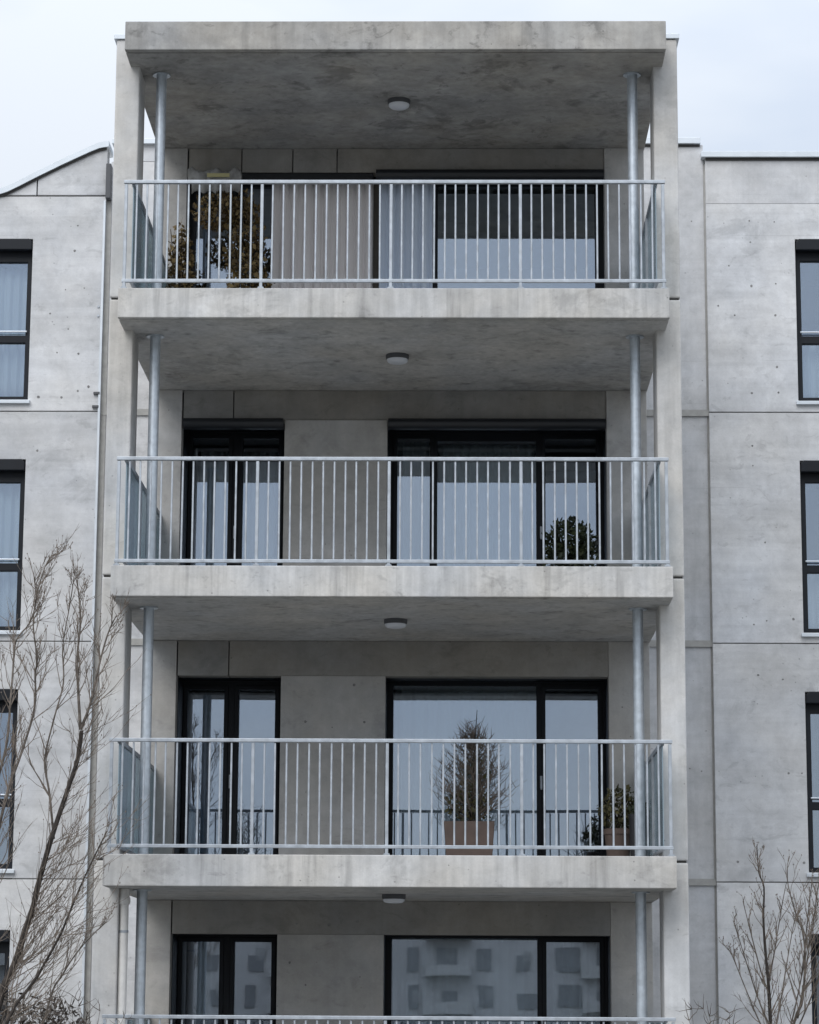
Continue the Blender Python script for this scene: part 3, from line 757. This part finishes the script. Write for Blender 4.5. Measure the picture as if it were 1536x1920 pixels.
A1 = [(-3.80, 0), (-3.76, .6), (-3.689, 1.221), (-3.559, 1.754), (-3.507, 1.949), (-3.424, 2.144), (-3.358, 2.413), (-3.29, 2.61), (-3.224, 2.881), (-3.121, 3.268), (-2.998, 3.697), (-2.912, 4.012), (-2.88, 4.284)]
A2 = [(-2.88, 4.284), (-2.911, 4.683), (-2.93, 4.978), (-2.918, 5.294), (-2.948, 5.602), (-2.98, 5.75)]
A3 = [(-2.88, 4.284), (-2.804, 4.481), (-2.76, 4.719), (-2.708, 5.014), (-2.648, 5.239), (-2.575, 5.377)]
A4 = [(-3.78, 1.0), (-3.72, 2.1), (-3.65, 2.929), (-3.563, 3.326), (-3.49, 3.695), (-3.382, 4.086), (-3.289, 4.48), (-3.288, 4.784), (-3.262, 4.916), (-3.305, 5.314), (-3.218, 5.776), (-3.131, 5.93)]
A5 = [(-3.79, .8), (-3.80, 2.4), (-3.724, 3.624), (-3.615, 4.125), (-3.592, 4.478), (-3.585, 4.879), (-3.575, 5.175), (-3.453, 5.344), (-3.384, 5.549), (-3.404, 5.80)]
A6 = [(-3.70, .3), (-3.62, .9), (-3.499, 1.415), (-3.408, 1.658), (-3.352, 1.769), (-3.229, 1.95), (-3.102, 2.165), (-2.975, 2.391), (-2.914, 2.538), (-2.794, 2.859), (-2.682, 3.131), (-2.587, 3.33)]
A7 = [(-3.55, .4), (-3.25, 1.3), (-3.10, 1.85), (-3.03, 1.99), (-2.93, 2.17), (-2.80, 2.33), (-2.62, 2.5)]
A8 = [(-3.12, 3.268), (-3.17, 3.7), (-3.22, 4.0), (-3.15, 4.4), (-3.08, 4.75), (-3.10, 5.1), (-3.04, 5.5), (-3.0, 5.75)]
tree('bare_tree', 'tall leafless many-stemmed tree in front of the left wall', (-3.8, Y1, 0), [
    (A1, Y1, .05, .042, .019, 46, (.75, 0, -.05), M_BARKD, (.6, 1.45)),
    (A2, Y1, .06, .016, .004, 16, (.05, 0, .1), M_BARK, (.3, .6)),
    (A3, Y1, .06, .016, .005, 14, (.2, 0, .0), M_BARK, (.3, .6)),
    (A4, Y1-.3, .08, .020, .004, 32, (.1, 0, .1), M_BARK, (.35, .75)),
    (A5, Y1+.25, .08, .018, .004, 24, (.1, 0, .1), M_BARK, (.35, .7)),
    (A6, Y1-.2, .06, .021, .006, 24, (.5, 0, -.05), M_BARKD, (.5, 1.1)),
    (A7, Y1+.2, .06, .014, .004, 10, (.3, 0, .1), M_BARK, (.3, .7)),
    (A8, Y1+.1, .06, .012, .004, 14, (.0, 0, .2), M_BARK, (.3, .7))], 'bare trees in front of the building')
B1 = [(3.97, 0), (3.95, .6), (3.932, 1.161), (3.908, 1.597), (3.893, 1.97), (3.862, 2.351), (3.846, 2.667), (3.858, 2.986), (3.811, 3.14), (3.80, 3.432)]
def fan(x, z, dx, dz): return [(x, z), (x+dx*.3, z+dz*.24), (x+dx*.62, z+dz*.58), (x+dx*.85, z+dz*.84), (x+dx, z+dz)]
tree('bare_tree', 'slim leafless tree with steep branches before the right wall', (3.97, 1.5, 0), [
    (B1, 1.5, .04, .030, .004, 34, (-.05, 0, .45), M_BARKD, (.25, .55)),
    (fan(3.92, 1.35, -.42, .98), 1.45, .05, .010, .003, 10, (0, 0, .4), M_BARK, (.2, .45)),
    (fan(3.91, 1.55, -.36, 1.10), 1.6, .05, .010, .003, 10, (0, 0, .4), M_BARK, (.2, .45)),
    (fan(3.89, 1.9, -.24, .95), 1.55, .05, .009, .003, 8, (0, 0, .4), M_BARK, (.2, .4)),
    (fan(3.92, 1.5, .25, 1.2), 1.4, .05, .010, .003, 10, (0, 0, .4), M_BARK, (.2, .45)),
    (fan(3.89, 2.0, .22, 1.05), 1.6, .05, .009, .003, 8, (0, 0, .4), M_BARK, (.2, .4))], 'bare trees in front of the building', 1.15, 3)
B2 = [(4.05, 0), (4.06, .7), (4.084, 1.109), (4.204, 1.626), (4.286, 1.848), (4.318, 2.288), (4.301, 2.544), (4.25, 2.697), (4.168, 3.026), (4.167, 3.229)]
tree('bare_tree', 'leafless tree with crooked stem at the right edge near the lowest window', (4.05, 1.9, 0), [
    (B2, 1.9, .05, .022, .004, 26, (.0, 0, .4), M_BARK, (.25, .6)),
    (fan(4.22, 1.65, .25, 1.4), 1.8, .05, .012, .003, 14, (0, 0, .4), M_BARK, (.25, .6)),
    (fan(4.3, 2.1, .12, .95), 2.0, .05, .009, .003, 8, (0, 0, .4), M_BARK, (.2, .4)),
    (fan(4.10, 1.3, .40, 1.6), 2.1, .05, .010, .003, 16, (0, 0, .3), M_BARK, (.25, .6)), (fan(4.2, 1.2, .75, 1.5), 1.7, .05, .010, .003, 16, (.1, 0, .3), M_BARK, (.25, .6)), (fan(4.25, 1.5, .62, 1.65), 2.2, .05, .009, .003, 14, (.1, 0, .3), M_BARK, (.25, .55)), (fan(4.28, 1.9, .45, .9), 1.9, .05, .008, .003, 10, (.1, 0, .3), M_BARK, (.25, .5))], 'bare trees in front of the building', 1.15, 3)
def bush(label, c, rx, rz, n, leafn):
    P = thing('bare_bush', label, 'bush', (c[0], c[1], 0), 'bushes at the foot of the building'); tw = MB()
    for i in range(n):
        x = c[0]+random.uniform(-rx, rx)*.9; y = c[1]+random.uniform(-.35, .35)
        zz = rz*random.uniform(.62, .95)
        p = twig(tw, (x, y, .02), (random.gauss(0, .12), random.gauss(0, .12), 1), zz, .008, 7, .09, .08, 5)
        for q in p[3:]:
            for _ in range(3): twig(tw, q, (random.gauss(0, .7), random.gauss(0, .5), random.uniform(0, .9)), random.uniform(.08, .24), .0045, 4, .22, .05, 4)
    obj('twigs', tw, M_BARK, P, kind='stuff', weld=False)
    if leafn:
        mb = MB(); leaves(mb, (c[0], c[1], rz*.55), rx, .35, rz*.42, leafn, .045); obj('foliage', mb, L_HEDGE, P, weld=False)
bush('dense twiggy brown bush under the leaning tree, lower left corner', (-3.38, -.6), .66, 1.92, 120, 3600)
bush('low shrub with a few curled twigs at the foot of the right wall', (3.2, .3), .24, 1.92, 18, 0)

# ------------------------------------------------------------------ across the street (seen in the panes)
O = thing('apartment_house', 'pale apartment house across the street, mirrored in the lowest window', 'building', (0, -180, 0))
M_OPP = plain('pale_render', (.47, .45, .425), .9, 0, .16, .35)
M_OPW = plain('dark_window', (.21, .207, .203), .5)
mb = MB(); mb.box(-55, 55, -192, -180, 0, 11.6); obj('wall', mb, M_OPP, O)
wm = MB(); wm.box(-.55, .55, -.06, .1, 0, 1.75); wme = wm.mesh('window'); wme.materials.append(M_OPW)
sm_ = MB(); sm_.box(-.34, .34, -.0, .05, 0, .9); sme = sm_.mesh('shutter'); sme.materials.append(plain('pale_shutter', (.36, .35, .33), .8))
bm2 = MB(); bm2.box(-1.9, 1.9, -.0, 1.1, 0, .9); bme = bm2.mesh('balcony'); bme.materials.append(plain('pale_balcony', (.44, .42, .39), .9))
for fl in range(4):
    for i in range(-16, 17):
        if i % 4 == 0: inst('balcony', bme, O, (i*3.1, -179.98, .4+2.85*fl))
        wi = inst('window', wme, O, (i*3.1+random.uniform(-.4, .4), -180+.0, .9+2.85*fl)); wi.scale = (random.choice((.7, 1, 1, 1.5)), 1, random.choice((.7, 1, 1)))
        if (i*7+fl*3) % 5 < 2: inst('shutter', sme, O, (wi.location.x+.3, -179.95, 1.6+2.85*fl+random.uniform(-.3, .2)))
def far_tree(label, x, y, h):
    Tn = thing('street_tree', label, 'tree', (x, y, 0), 'street trees mirrored in the panes'); tw = MB()
    pts = [Vector((x+.15*math.sin(i), y, h*i/6)) for i in range(7)]
    mb = MB(); mb.tube(pts, [.34-.05*i for i in range(7)], 8); obj('trunk', mb, M_BARKD, Tn)
    for i in range(150):
        t = random.uniform(.15, .95); a = random.random()*6.28
        p = twig(tw, (x, y, h*t), (math.cos(a)*.6, math.sin(a)*.6, 1), h*.32*(1.1-t*.7), .09*(1.1-t), 6, .12, .1, 4)
        for q in p[2:]: twig(tw, q, (random.gauss(0, .6), random.gauss(0, .6), .7), h*.09, .04, 3, .2, .1, 3)
    obj('twigs', tw, M_BARKD, Tn, kind='stuff', weld=False)
far_tree('dark bare street tree mirrored in the door behind the third railing', -19.5, -216, 24.0)
far_tree('bare street tree mirrored in the right pane beside the bare potted shrub', 13.5, -217, 22.0)
